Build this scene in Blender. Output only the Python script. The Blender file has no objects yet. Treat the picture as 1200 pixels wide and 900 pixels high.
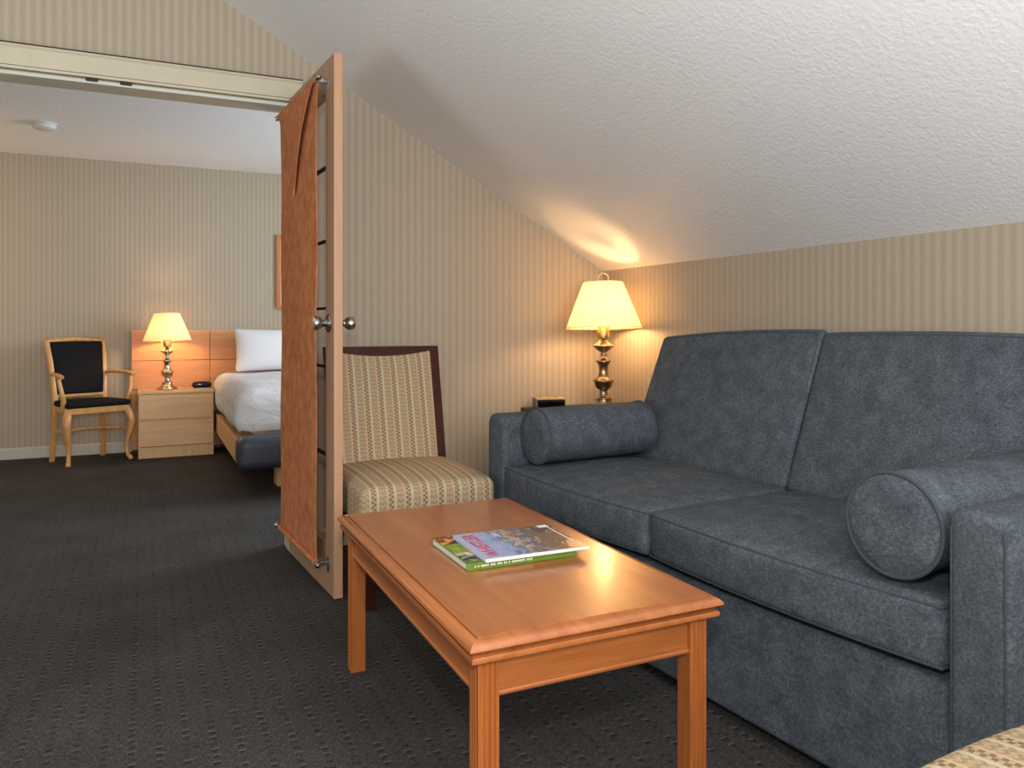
import bpy, bmesh, math, random
from mathutils import Vector, Matrix
random.seed(4)
S = bpy.context.scene
COL = S.collection
PI = math.pi

# ------------------------------------------------------------------ helpers
def lin(c):
    return tuple(((v/255)/12.92 if v/255 <= .04045 else ((v/255+.055)/1.055)**2.4) for v in c) + (1,)

class N:
    """small node-tree writer"""
    def __init__(s, name):
        s.m = bpy.data.materials.new(name); s.m.use_nodes = True
        s.t = s.m.node_tree; s.t.nodes.clear()
        s.out = s.t.nodes.new('ShaderNodeOutputMaterial')
        s.b = s.t.nodes.new('ShaderNodeBsdfPrincipled')
        s.t.links.new(s.b.outputs[0], s.out.inputs[0])
        s._co = None
    def n(s, k, **kw):
        nd = s.t.nodes.new(k)
        for a, v in kw.items(): setattr(nd, a, v)
        return nd
    def put(s, sock, v):
        if hasattr(v, 'links') or isinstance(v, bpy.types.NodeSocket): s.t.links.new(v, sock)
        else: sock.default_value = v
    @property
    def co(s):
        if s._co is None: s._co = s.n('ShaderNodeTexCoord').outputs['Object']
        return s._co
    def xyz(s):
        x = s.n('ShaderNodeSeparateXYZ'); s.put(x.inputs[0], s.co); return x.outputs
    def math(s, op, a, b=0.0, c=None):
        m = s.n('ShaderNodeMath', operation=op)
        s.put(m.inputs[0], a); s.put(m.inputs[1], b)
        if c is not None: s.put(m.inputs[2], c)
        return m.outputs[0]
    def scale(s, v):
        m = s.n('ShaderNodeMapping'); s.put(m.inputs[0], s.co); m.inputs['Scale'].default_value = v
        return m.outputs[0]
    def noise(s, vec, sc, det=3, rough=.5, dist=0):
        m = s.n('ShaderNodeTexNoise'); s.put(m.inputs['Vector'], vec)
        m.inputs['Scale'].default_value = sc; m.inputs['Detail'].default_value = det
        m.inputs['Roughness'].default_value = rough; m.inputs['Distortion'].default_value = dist
        return m.outputs[0]
    def ramp(s, fac, stops, interp='LINEAR'):
        r = s.n('ShaderNodeValToRGB'); s.put(r.inputs[0], fac); r.color_ramp.interpolation = interp
        e = r.color_ramp.elements
        while len(e) < len(stops): e.new(.5)
        for i, (p, c) in enumerate(stops): e[i].position = p; e[i].color = lin(c)
        return r.outputs[0]
    def mix(s, fac, a, b, mode='MIX'):
        m = s.n('ShaderNodeMix', data_type='RGBA', blend_type=mode)
        s.put(m.inputs[0], fac)
        s.put(m.inputs[6], a if not isinstance(a, tuple) else lin(a) if len(a) == 3 else a)
        s.put(m.inputs[7], b if not isinstance(b, tuple) else lin(b) if len(b) == 3 else b)
        return m.outputs[2]
    def bump(s, h, strength, dist):
        m = s.n('ShaderNodeBump'); s.put(m.inputs['Height'], h)
        m.inputs['Strength'].default_value = strength; m.inputs['Distance'].default_value = dist
        s.t.links.new(m.outputs[0], s.b.inputs['Normal'])
    def set(s, **kw):
        for k, v in kw.items():
            s.put(s.b.inputs[k.replace('_', ' ')], lin(v) if isinstance(v, tuple) and len(v) == 3 else v)
        return s.m
    def win(s, f, a, b):    # 1 where a<f<b
        return s.math('MULTIPLY', s.math('GREATER_THAN', f, a), s.math('LESS_THAN', f, b))

def plain(name, c, rough=.6, metal=0, spec=.4, var=0, sc=30, bump=0):
    k = N(name)
    if var:
        nz = k.noise(k.co, sc, 4)
        k.put(k.b.inputs['Base Color'], k.ramp(nz, [(.3, tuple(max(0, v-var) for v in c)), (.7, tuple(min(255, v+var) for v in c))]))
    else: k.set(Base_Color=c)
    k.set(Roughness=rough, Metallic=metal); k.b.inputs['Specular IOR Level'].default_value = spec
    if bump: k.bump(k.noise(k.co, sc, 4), bump, .002)
    return k.m

def wood(name, dark, light, axis='x', rough=.35, coat=0, sc=1.0, spec=.4, fig=.35):
    k = N(name)
    v = {'x': (1.2, 14, 14), 'y': (14, 1.2, 14), 'z': (14, 14, 1.2)}[axis]
    a = k.noise(k.scale(tuple(q*sc for q in v)), 3.0, 5, .6, .6)
    w = {'x': (6, 160, 160), 'y': (160, 6, 160), 'z': (160, 160, 6)}[axis]
    b = k.noise(k.scale(w), 1.5, 2)
    f = k.math('ADD', k.math('MULTIPLY', a, 1-fig), k.math('MULTIPLY', b, fig))
    k.put(k.b.inputs['Base Color'], k.ramp(f, [(.32, dark), (.68, light)]))
    k.set(Roughness=rough); k.b.inputs['Specular IOR Level'].default_value = spec
    k.b.inputs['Coat Weight'].default_value = coat; k.b.inputs['Coat Roughness'].default_value = .2
    return k.m

def wallpaper(name, axis):
    k = N(name); x = k.xyz()
    c = x[0] if axis == 'x' else x[1]
    s_ = k.math('SINE', k.math('MULTIPLY', c, 2*PI/.036))
    s2 = k.math('SINE', k.math('MULTIPLY', c, 2*PI/.012))
    f = k.math('ADD', k.math('MULTIPLY', s_, .36), k.math('MULTIPLY', s2, .08))
    f = k.math('ADD', k.math('ADD', f, .5), k.math('MULTIPLY', k.math('SUBTRACT', k.noise(k.scale((60, 60, 8)), 4, 3), .5), .5))
    k.put(k.b.inputs['Base Color'], k.ramp(f, [(.1, (166, 153, 132)), (.5, (171, 158, 138)), (.9, (178, 166, 148))]))
    k.set(Roughness=.6); k.b.inputs['Specular IOR Level'].default_value = .25
    return k.m

def sofa_fabric():
    k = N('blue_grey_chenille')
    big = k.noise(k.co, 16, 5, .65)
    fine = k.noise(k.scale((1, 1, 1.6)), 120, 5, .75)
    wv = k.noise(k.scale((60, 420, 420)), 1.0, 2)
    wh = k.noise(k.scale((420, 420, 60)), 1.0, 2)
    f = k.math('ADD', k.math('MULTIPLY', big, .24), k.math('MULTIPLY', fine, .46))
    f = k.math('ADD', f, k.math('MULTIPLY', k.math('ADD', wv, wh), .15))
    k.put(k.b.inputs['Base Color'], k.ramp(f, [(.38, (52, 57, 63)), (.5, (77, 83, 90)), (.62, (107, 113, 119))]))
    k.set(Roughness=.95); k.b.inputs['Specular IOR Level'].default_value = .15
    pass
    k.bump(k.math('ADD', fine, k.math('ADD', wv, wh)), .35, .002)
    return k.m

def carpet():
    k = N('charcoal_patterned_carpet'); x = k.xyz()
    u = k.math('DIVIDE', x[0], .060); v = k.math('DIVIDE', x[1], .030)
    cu = k.math('FLOOR', u)
    fu = k.math('FRACT', u); fv = k.math('FRACT', k.math('ADD', v, k.math('MULTIPLY', cu, .11)))
    cell = k.n('ShaderNodeCombineXYZ'); k.put(cell.inputs[0], cu); k.put(cell.inputs[1], k.math('FLOOR', v))
    wn = k.n('ShaderNodeTexWhiteNoise'); k.put(wn.inputs['Vector'], cell.outputs[0])
    dash = k.math('MULTIPLY', k.win(fu, .36, .60), k.win(fv, .25, .62))
    dash = k.math('MULTIPLY', dash, k.math('ADD', .25, k.math('MULTIPLY', wn.outputs[0], .5)))
    lite = k.math('MULTIPLY', k.win(fu, .34, .66), k.win(fv, .72, .86))
    lite = k.math('MULTIPLY', lite, k.math('GREATER_THAN', wn.outputs[0], .62))
    # fine loop weave
    g1 = k.noise(k.scale((520, 60, 1)), 1.0, 2); g2 = k.noise(k.scale((60, 420, 1)), 1.0, 2)
    nz = k.noise(k.co, 170, 4, .75); bl = k.noise(k.co, 3, 3)
    f = k.math('ADD', k.math('MULTIPLY', k.math('ADD', g1, g2), .3), k.math('MULTIPLY', nz, .3))
    f = k.math('ADD', f, k.math('MULTIPLY', bl, .1))
    base = k.ramp(f, [(.40, (40, 39, 38)), (.5, (63, 61, 59)), (.60, (92, 89, 86))])
    c = k.mix(dash, base, (30, 28, 28))
    c = k.mix(k.math('MULTIPLY', lite, .4), c, (130, 124, 117))
    k.put(k.b.inputs['Base Color'], c)
    k.set(Roughness=.95); k.b.inputs['Specular IOR Level'].default_value = .12
    k.bump(nz, .4, .003)
    return k.m

def chair_fabric():
    k = N('striped_woven_upholstery'); x = k.xyz()
    nrm = k.n('ShaderNodeSeparateXYZ'); k.put(nrm.inputs[0], k.co.node.outputs['Normal'])
    side = k.math('GREATER_THAN', k.math('ABSOLUTE', nrm.outputs[0]), .75)
    flat = k.math('SUBTRACT', 1.0, side)
    u0 = k.math('ADD', k.math('MULTIPLY', x[0], flat), k.math('MULTIPLY', x[1], side))
    u = k.math('DIVIDE', k.math('ADD', u0, 5.0), .062); fu = k.math('FRACT', u)
    v = k.math('ADD', k.math('MULTIPLY', x[1], flat), x[2])
    d1 = k.math('MULTIPLY', k.win(fu, .02, .30), k.math('LESS_THAN', k.math('FRACT', k.math('ADD', k.math('DIVIDE', v, .0185), k.math('MULTIPLY', k.math('GREATER_THAN', fu, .16), .5))), .52))
    line = k.win(fu, .34, .46)
    line2 = k.win(fu, .92, 1.0)
    tri = k.math('ABSOLUTE', k.math('SUBTRACT', k.math('FRACT', k.math('MULTIPLY', fu, 4.4)), .5))
    zz = k.math('LESS_THAN', k.math('FRACT', k.math('ADD', k.math('DIVIDE', v, .021), tri)), .45)
    zz = k.math('MULTIPLY', zz, k.win(fu, .46, .92))
    nz = k.noise(k.co, 420, 2)
    c = k.ramp(nz, [(.3, (158, 134, 102)), (.7, (196, 172, 138))])
    c = k.mix(k.math('MULTIPLY', zz, .46), c, (112, 100, 82))
    c = k.mix(k.math('MULTIPLY', d1, .62), c, (70, 54, 44))
    c = k.mix(k.math('MULTIPLY', line, .75), c, (190, 182, 158))
    c = k.mix(k.math('MULTIPLY', line2, .6), c, (206, 174, 134))
    k.put(k.b.inputs['Base Color'], c); k.set(Roughness=.9)
    k.b.inputs['Specular IOR Level'].default_value = .15
    k.bump(nz, .3, .002)
    return k.m

def ceiling_mat():
    k = N('stippled_ceiling_paint')
    a = k.noise(k.co, 75, 4, .6, .8)
    vo = k.n('ShaderNodeTexVoronoi', feature='SMOOTH_F1'); k.put(vo.inputs['Vector'], k.co); vo.inputs['Scale'].default_value = 70
    h = k.math('ADD', a, k.math('MULTIPLY', vo.outputs['Distance'], -.5))
    k.set(Base_Color=(238, 240, 241), Roughness=.5)
    k.b.inputs['Specular IOR Level'].default_value = .4
    k.bump(h, .34, .006)
    return k.m

def shade_mat():
    k = N('cream_lampshade_fabric')
    d = k.n('ShaderNodeBsdfDiffuse'); d.inputs[0].default_value = lin((240, 230, 208))
    t = k.n('ShaderNodeBsdfTranslucent'); t.inputs[0].default_value = lin((255, 246, 224))
    m = k.n('ShaderNodeMixShader'); m.inputs[0].default_value = .5
    k.t.links.new(d.outputs[0], m.inputs[1]); k.t.links.new(t.outputs[0], m.inputs[2])
    k.t.links.new(m.outputs[0], k.out.inputs[0]); k.t.nodes.remove(k.b)
    return k.m

def emit(name, c, st):
    k = N(name); k.set(Base_Color=(255, 255, 255), Emission_Color=c); k.b.inputs['Emission Strength'].default_value = st
    return k.m

# ---------- mesh building
def bm_new(): return bmesh.new()

def bx(bm, x0, x1, y0, y1, z0, z1, bev=.003, seg=2):
    vs = [bm.verts.new((x, y, z)) for x in (x0, x1) for y in (y0, y1) for z in (z0, z1)]
    q = [(0, 1, 3, 2), (4, 6, 7, 5), (0, 4, 5, 1), (2, 3, 7, 6), (0, 2, 6, 4), (1, 5, 7, 3)]
    fs = [bm.faces.new([vs[i] for i in f]) for f in q]
    if bev:
        es = list({e for f in fs for e in f.edges})
        bmesh.ops.bevel(bm, geom=es, offset=bev, segments=seg, profile=.5, affect='EDGES')

def prism(bm, poly, axis, a, b, bev=0):
    def P(p, t):
        return {'x': (t, p[0], p[1]), 'y': (p[0], t, p[1]), 'z': (p[0], p[1], t)}[axis]
    A = [bm.verts.new(P(p, a)) for p in poly]; B = [bm.verts.new(P(p, b)) for p in poly]
    fs = [bm.faces.new(A), bm.faces.new(B[::-1])]
    n = len(poly)
    for i in range(n):
        fs.append(bm.faces.new((A[i], B[i], B[(i+1) % n], A[(i+1) % n])))
    if bev:
        es = list({e for f in fs for e in f.edges})
        bmesh.ops.bevel(bm, geom=es, offset=bev, segments=2, profile=.5, affect='EDGES')

def tube(bm, pts, r, n=10, closed=False, flat=None):
    pts = [Vector(p) for p in pts]; m = len(pts)
    rs = r if isinstance(r, (list, tuple)) else [r]*m
    rings = []; up = None
    for i, p in enumerate(pts):
        if closed: t = pts[(i+1) % m]-pts[i-1]
        else: t = pts[min(i+1, m-1)]-pts[max(i-1, 0)]
        t.normalize()
        if up is None:
            up = Vector((0, 0, 1)) if abs(t.z) < .9 else Vector((1, 0, 0))
        up = (up-t*up.dot(t)).normalized(); sd = t.cross(up)
        fx, fy = flat if flat else (1, 1)
        rings.append([bm.verts.new(p+(up*math.cos(a)*fy+sd*math.sin(a)*fx)*rs[i]) for a in (2*PI*k/n for k in range(n))])
    for i in range(m if closed else m-1):
        A, B = rings[i], rings[(i+1) % m]
        for k in range(n): bm.faces.new((A[k], A[(k+1) % n], B[(k+1) % n], B[k]))
    if not closed:
        bm.faces.new(rings[0][::-1]); bm.faces.new(rings[-1])

def lathe(bm, prof, c=(0, 0, 0), n=36, axis='z', caps=True):
    rings = []
    for r, z in prof:
        ring = []
        for k in range(n):
            a = 2*PI*k/n; p = (r*math.cos(a), r*math.sin(a), z)
            if axis == 'x': p = (z, r*math.cos(a), r*math.sin(a))
            if axis == 'y': p = (r*math.cos(a), z, r*math.sin(a))
            ring.append(bm.verts.new(Vector(p)+Vector(c)))
        rings.append(ring)
    for A, B in zip(rings, rings[1:]):
        for k in range(n): bm.faces.new((A[k], A[(k+1) % n], B[(k+1) % n], B[k]))
    if caps: bm.faces.new(rings[0][::-1]); bm.faces.new(rings[-1])

def rmap(p, h, r):
    q = Vector([max(-(h[i]-r), min(h[i]-r, p[i])) for i in range(3)])
    d = p-q
    return q+d.normalized()*r if d.length > 1e-9 else q

def axis_pts(h, r, seg, mid):
    a = [-h+r*k/seg for k in range(seg+1)]
    b = [-(h-r)+2*(h-r)*k/mid for k in range(1, mid)]
    return a+b+[-v for v in a[::-1]]

def rbox(bm, c, size, r, seg=4, mid=(8, 8, 3), warp=None, skip=()):
    h = [v/2 for v in size]
    ax = [axis_pts(h[i], r, seg, mid[i]) for i in range(3)]
    C = Vector(c); cache = {}
    def V(p):
        k = (round(p[0], 6), round(p[1], 6), round(p[2], 6))
        if k not in cache:
            q = rmap(Vector(p), h, r)
            if warp: q = Vector(warp(q))
            cache[k] = bm.verts.new(q+C)
        return cache[k]
    for d in range(3):
        o = [i for i in range(3) if i != d]
        for sgn in (-1, 1):
            if (d, sgn) in skip: continue
            for i in range(len(ax[o[0]])-1):
                for j in range(len(ax[o[1]])-1):
                    f = []
                    for (a, b) in ((i, j), (i+1, j), (i+1, j+1), (i, j+1)):
                        p = [0, 0, 0]; p[d] = sgn*h[d]; p[o[0]] = ax[o[0]][a]; p[o[1]] = ax[o[1]][b]
                        f.append(V(p))
                    if len(set(f)) == 4: bm.faces.new(f)

def ring_on(size, r, d, sgn, c, warp=None, inset=0, n=12, out=.0):
    """piping path round one face of a rounded box, following its warp"""
    h = [v/2 for v in size]; o = [i for i in range(3) if i != d]
    a, b = h[o[0]], h[o[1]]; pts = []
    def seg(p0, p1):
        for k in range(n):
            t = k/n; pts.append((p0[0]+(p1[0]-p0[0])*t, p0[1]+(p1[1]-p0[1])*t))
    rr = r*.7
    cs = [(-a, -b), (a, -b), (a, b), (-a, b)]
    res = []
    for i in range(4):
        seg(cs[i], cs[(i+1) % 4])
    for q in pts:
        p = [0, 0, 0]; p[d] = sgn*h[d]; p[o[0]] = q[0]; p[o[1]] = q[1]
        m = rmap(Vector(p), h, r)
        if warp: m = Vector(warp(m))
        res.append(m+Vector(c))
    return res

def obj(name, bm, mat, parent=None, smooth=True, loc=None, rotz=0):
    bmesh.ops.recalc_face_normals(bm, faces=bm.faces[:])
    me = bpy.data.meshes.new(name); bm.to_mesh(me); bm.free()
    if smooth:
        me.polygons.foreach_set('use_smooth', [True]*len(me.polygons))
        me.set_sharp_from_angle(angle=math.radians(38))
    me.materials.append(mat)
    o = bpy.data.objects.new(name, me); COL.objects.link(o)
    if parent: o.parent = parent
    if loc: o.location = loc
    o.rotation_euler.z = rotz
    return o

def tag(o, label, cat, group=None, kind=None):
    o['label'] = label; o['category'] = cat
    if group: o['group'] = group
    if kind: o['kind'] = kind
    return o

def thing(name, label, cat, loc=(0, 0, 0), rotz=0, group=None, kind=None):
    o = bpy.data.objects.new(name, None); COL.objects.link(o)
    o.empty_display_size = .1
    o.location = loc; o.rotation_euler = (0, 0, rotz)
    return tag(o, label, cat, group, kind)

def dup(root, loc, rotz, label):
    r = root.copy(); COL.objects.link(r); r.location = loc; r.rotation_euler = (0, 0, rotz); r['label'] = label
    for ch in list(root.children):
        c = ch.copy(); COL.objects.link(c); c.parent = r
        for g in list(ch.children):
            d = g.copy(); COL.objects.link(d); d.parent = c
    return r

# ------------------------------------------------------------------ materials
M = {}
M['paper_x'] = wallpaper('striped_wallpaper', 'x'); M['paper_y'] = wallpaper('striped_wallpaper_side', 'y')
M['ceil'] = ceiling_mat(); M['carpet'] = carpet(); M['sofa'] = sofa_fabric(); M['chair'] = chair_fabric()
M['pipe'] = plain('blue_grey_piping', (68, 74, 79), .9, spec=.15, var=10, sc=300)
M['cream'] = plain('cream_painted_trim', (198, 190, 166), .45, var=3, sc=8)
M['base_white'] = plain('off_white_baseboard', (188, 182, 170), .5, var=3, sc=8)
M['track'] = plain('white_aluminium_track', (196, 196, 184), .4, .2)
M['dark'] = plain('dark_metal_and_shadow', (48, 44, 34), .5, .5)  # track brackets, and the painted shadow line over the casing
M['doorface'] = wood('door_veneer', (150, 122, 98), (176, 148, 122), 'z', .5, sc=.6)
M['dooredge'] = wood('door_edge_lipping', (182, 138, 104), (198, 154, 118), 'z', .5)
M['suede'] = plain('brown_suede_cloth', (184, 118, 79), .95, spec=.1, var=14, sc=22)
k = N('clear_door_glass'); tr = k.n('ShaderNodeBsdfTransparent'); gl = k.n('ShaderNodeBsdfGlossy'); gl.inputs['Roughness'].default_value = .02
fr = k.n('ShaderNodeFresnel'); fr.inputs[0].default_value = 1.2; mx = k.n('ShaderNodeMixShader')
ge = k.n('ShaderNodeNewGeometry')
k.put(mx.inputs[0], k.math('MULTIPLY', fr.outputs[0], k.math('SUBTRACT', 1.0, ge.outputs['Backfacing']))); k.t.links.new(tr.outputs[0], mx.inputs[1]); k.t.links.new(gl.outputs[0], mx.inputs[2])
k.t.links.new(mx.outputs[0], k.out.inputs[0]); k.t.nodes.remove(k.b); M['glass'] = k.m
M['black'] = plain('black_strip', (16, 14, 13), .6)
M['steel'] = plain('satin_steel', (176, 172, 166), .24, 1.0, var=6, sc=80)
M['brass'] = plain('aged_pewter_brass', (166, 146, 118), .28, 1.0, var=16, sc=60)
M['nickel'] = plain('antique_nickel', (186, 178, 166), .22, 1.0, var=14, sc=60)
M['socket'] = plain('brass_socket', (196, 164, 104), .35, 1.0)
M['shade'] = shade_mat()
M['tab_x'] = wood('cherry_table_wood_across', (140, 76, 33), (168, 100, 50), 'x', .32, .6)
M['tab_y'] = wood('cherry_table_wood', (150, 82, 38), (180, 108, 56), 'y', .34, .8, sc=.5, fig=.22)
M['tab_z'] = wood('cherry_leg_wood', (144, 78, 34), (174, 102, 50), 'z', .32, .4)
M['mahog'] = wood('dark_mahogany', (48, 20, 12), (72, 32, 20), 'z', .45, .0, spec=.2)
M['endwood'] = wood('dark_end_table_wood', (50, 36, 26), (78, 58, 42), 'x', .4)
M['oak_x'] = wood('light_oak_panel', (204, 158, 112), (226, 182, 134), 'x', .45, sc=.7)
M['oak_z'] = wood('light_oak_upright', (202, 156, 110), (224, 180, 132), 'z', .45)
M['hb'] = wood('headboard_veneer', (190, 128, 80), (210, 150, 98), 'x', .42, sc=.7)
M['beech'] = wood('honey_beech', (188, 132, 72), (216, 164, 100), 'z', .35, .3)
M['blackcloth'] = plain('black_upholstery', (15, 14, 16), .8, spec=.2, var=4, sc=200)
M['navy'] = plain('navy_leatherette', (50, 54, 64), .45, var=4, sc=60)
M['linen'] = plain('white_bed_linen', (222, 221, 222), .85, spec=.2)
M['blackplastic'] = plain('black_plastic', (14, 14, 15), .25)
M['creamplastic'] = plain('champagne_plastic', (198, 168, 116), .4)
M['glassdark'] = plain('dark_display', (8, 9, 9), .1)
M['whiteplastic'] = plain('white_plastic', (214, 214, 212), .4)
M['mat_paper'] = plain('picture_mat_board', (214, 202, 178), .8, var=3, sc=5)
M['frame'] = wood('orange_picture_frame', (176, 104, 52), (200, 128, 70), 'z', .35, .3)
M['bulb'] = emit('lamp_bulb_glow', (255, 202, 140), 118)
M['bulb2'] = emit('bedside_bulb_glow', (255, 206, 150), 118)

# ------------------------------------------------------------------ room shell
YB, YF, XR, ZK, SL = 3.60, 6.966, 2.241, 1.312, .582     # partition face, far wall, knee wall, knee height, slope
XL = -3.2
zc = lambda x: ZK+SL*(XR-x)
bm = bm_new(); bx(bm, XL, 3.2, -1.6, 7.2, -.08, 0, 0)
tag(obj('floor', bm, M['carpet'], smooth=False), 'charcoal carpet with rows of small black dashes', 'floor', kind='structure')

XJ = .60; ZH = 2.04
bm = bm_new()
poly = [(XJ, 0), (XR+.1, 0), (XR+.1, zc(XR+.1)), (XL, zc(XL)), (XL, ZH), (XJ, ZH)]
prism(bm, poly, 'y', YB, YB+.12)
tag(obj('wall_back', bm, M['paper_x'], smooth=False), 'striped beige partition wall with the wide opening to the bedroom', 'wall', kind='structure')
bm = bm_new(); bx(bm, XR, XR+.1, -1.6, YB, 0, ZK, 0)
tag(obj('wall_right', bm, M['paper_y'], smooth=False), 'low striped knee wall behind the sofa', 'wall', kind='structure')
bm = bm_new(); bx(bm, XL, 3.2, YF, YF+.12, 0, 2.33, 0)
tag(obj('wall_far', bm, M['paper_x'], smooth=False), 'striped beige bedroom wall behind the headboard and armchair', 'wall', kind='structure')
bm = bm_new(); bx(bm, XL-.1, XL, -1.6, YF+.12, 0, zc(XL), 0)
tag(obj('wall_left', bm, M['paper_y'], smooth=False), 'striped beige wall on the far left side of both rooms', 'wall', kind='structure')
bm = bm_new(); bx(bm, 3.1, 3.2, YB+.12, YF, 0, 2.33, 0)
tag(obj('wall_bedroom_right', bm, M['paper_y'], smooth=False), 'bedroom side wall past the bed', 'wall', kind='structure')
bm = bm_new()
x0 = XL
poly = [(XR, ZK), (x0, zc(x0)), (x0, zc(x0)+.1), (XR+.1, zc(XR+.1)+.12), (XR+.1, ZK)]
prism(bm, poly, 'y', -1.6, YB)
tag(obj('ceiling', bm, M['ceil'], smooth=False), 'sloping white stippled ceiling over the sofa', 'ceiling', kind='structure')
bm = bm_new(); bx(bm, XL, 3.2, YB+.12, YF+.12, 2.33, 2.42, 0)
tag(obj('ceiling', bm, M['ceil'], smooth=False), 'flat white stippled ceiling of the bedroom', 'ceiling', kind='structure')
bm = bm_new(); prism(bm, [(YF-.014, 0), (YF, 0), (YF, .085), (YF-.006, .085), (YF-.014, .075)], 'x', XL, -.11)
tag(obj('baseboard_far', bm, M['base_white'], smooth=False), 'off-white baseboard under the bedroom wall behind the armchair', 'baseboard', kind='structure')
bm = bm_new(); prism(bm, [(YB-.014, 0), (YB, 0), (YB, .085), (YB-.006, .085), (YB-.014, .075)], 'x', XJ+.06, XR)
tag(obj('baseboard_back', bm, M['base_white'], smooth=False), 'off-white baseboard along the partition behind the patterned chair', 'baseboard', kind='structure')
# opening: head casing + sliding track, jamb lining
t = thing('trim_1', 'cream head casing with sliding door track across the wide opening', 'trim', (0, YB, 2.0), kind='structure')
bm = bm_new()
prism(bm, [(-.002, .04), (-.002, .112), (-.020, .124), (-.026, .124), (-.026, .116), (-.020, .108), (-.020, .04)], 'x', XL, XJ+.04)
obj('casing_board', bm, M['cream'], t, False)
bm = bm_new(); prism(bm, [(-.020, .122), (-.028, .122), (-.028, .127), (-.001, .127), (-.001, .122)], 'x', XL, XJ+.04)
obj('casing_shadow_strip', bm, M['dark'], t, False)  # dark strip stands in for the shadow line above the casing
bm = bm_new(); bx(bm, XL, XJ, -.018, .118, .027, .038, 0)
bx(bm, XL, XJ, .012, .118, .004, .027, 0)
obj('head_lining', bm, M['cream'], t, False)
bm = bm_new(); bx(bm, XL, XJ, -.010, .012, .004, .019, .002)
obj('track_rail', bm, M['track'], t, False)
for x in (-.199, -.074):
    bm = bm_new(); bx(bm, x-.022, x+.022, -.016, -.010, .012, .026, .002); obj('track_bracket', bm, M['dark'], t, False)
bm = bm_new(); bx(bm, XJ-.018, XJ, YB+.002, YB+.118, 0, 2.004, .002); bx(bm, XJ, XJ+.055, YB-.016, YB-.001, 0, 2.06, .003)
tag(obj('trim_2', bm, M['cream'], smooth=False), 'cream jamb lining of the opening behind the open door', 'trim', kind='structure')

# ------------------------------------------------------------------ door, its mirror and the cloth
DA = math.radians(4.15)       # a little past square to the partition
door = thing('door_1', 'open wood-veneer door with satin knobs, its glazed opening covered by brown cloth', 'door', (.566, 3.565, .0), DA, kind='structure')
# local frame: y runs from the hinge (0) towards -y (free edge), x<0 is the face towards the bedroom
W = .69; T = .032
for nm, a0, a1, b0, b1 in (('stile', -W, -.585, .008, 2.027), ('stile', -.105, 0, .008, 2.027), ('top_rail', -.585, -.105, 1.905, 2.027), ('bottom_rail', -.585, -.105, .008, .192)):
    bm = bm_new(); bx(bm, .012, .012+T, a0, a1, b0, b1, .0015); obj(nm, bm, M['doorface'], door, False)
bm = bm_new(); bx(bm, .0115, .0125+T, -W-.006, -W+.0005, .008, 2.027, .001); obj('edge_lipping', bm, M['dooredge'], door, False)
def knob(sgn, x):
    bm = bm_new()
    lathe(bm, [(.034, 0), (.035, .003*sgn), (.031, .009*sgn), (.017, .013*sgn), (.0125, .020*sgn), (.014, .026*sgn), (.021, .034*sgn),
               (.0255, .044*sgn), (.0265, .056*sgn), (.024, .061*sgn), (.012, .063*sgn)], (x, -W+.055, 1.027), 32, 'x')
    return obj('knob', bm, M['steel'], door)
knob(-1, .012); knob(1, .012+T)
for z in (.22, 1.0, 1.8):
    bm = bm_new(); lathe(bm, [(.006, z-.045), (.006, z+.045)], (.006, .004, 0), 12); obj('hinge', bm, M['steel'], door)
bm = bm_new(); bx(bm, .026, .030, -.588, -.102, .189, 1.908, 0); pane = obj('glass_pane', bm, M['glass'], door, False)
for z in (.52, .86, 1.085, 1.345, 1.63):
    bm = bm_new(); bx(bm, .020, .036, -.585, -.105, z-.005, z+.005, .001); obj('glazing_bar', bm, M['black'], pane, False)

cl = thing('door_hanging', 'brown suede cloth with a pointed flap hung on rods over the open door', 'hanging', (.566, 3.565, .0), DA)
def sheet(fn, nu, nv, th=.003):
    """closed cloth sheet: fn(u,v)->(x,y,z); thickness along x"""
    bm = bm_new(); F = []; B = []
    for i in range(nu+1):
        F.append([]); B.append([])
        for j in range(nv+1):
            p = Vector(fn(i/nu, j/nv)); F[i].append(bm.verts.new(p)); B[i].append(bm.verts.new(p+Vector((th, 0, 0))))
    for i in range(nu):
        for j in range(nv):
            bm.faces.new((F[i][j], F[i+1][j], F[i+1][j+1], F[i][j+1])); bm.faces.new((B[i][j], B[i][j+1], B[i+1][j+1], B[i+1][j]))
    for i in range(nu):
        for j in (0, nv): bm.faces.new((F[i][j], F[i+1][j], B[i+1][j], B[i][j]))
    for j in range(nv):
        for i in (0, nu): bm.faces.new((F[i][j], F[i][j+1], B[i][j+1], B[i][j]))
    return bm
CY0, CY1, CZ0, CZ1 = -.025, -.605, .135, 1.935
def cloth(u, v):
    y = CY0+(CY1-CY0)*u; z = CZ0+(CZ1-CZ0)*v
    w = .004*math.sin(u*5+v*2)*math.sin(PI*v)+.002*math.sin(v*17+u*3)
    return (-.030+w, y, z)
obj('cloth', sheet(cloth, 24, 48), M['suede'], cl)
TIPZ = 1.55
def flap(u, v):
    # triangular flap: full rod width on top, narrowing to a point, free edge curling away
    v2 = 1-v
    ya = CY0+(-.30-CY0)*v2**1.0; yb = CY1+.01+(-.30-CY1-.01)*(v2**.92)
    y = ya+(yb-ya)*u; z = 1.945-(1.945-TIPZ)*v2
    curl = .012*(u**3)*math.sin(PI*min(1, v2*1.0+.05))
    return (-.040-curl-.004*math.sin(u*PI), y, z)
obj('flap', sheet(flap, 20, 30), M['suede'], cl)
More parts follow.
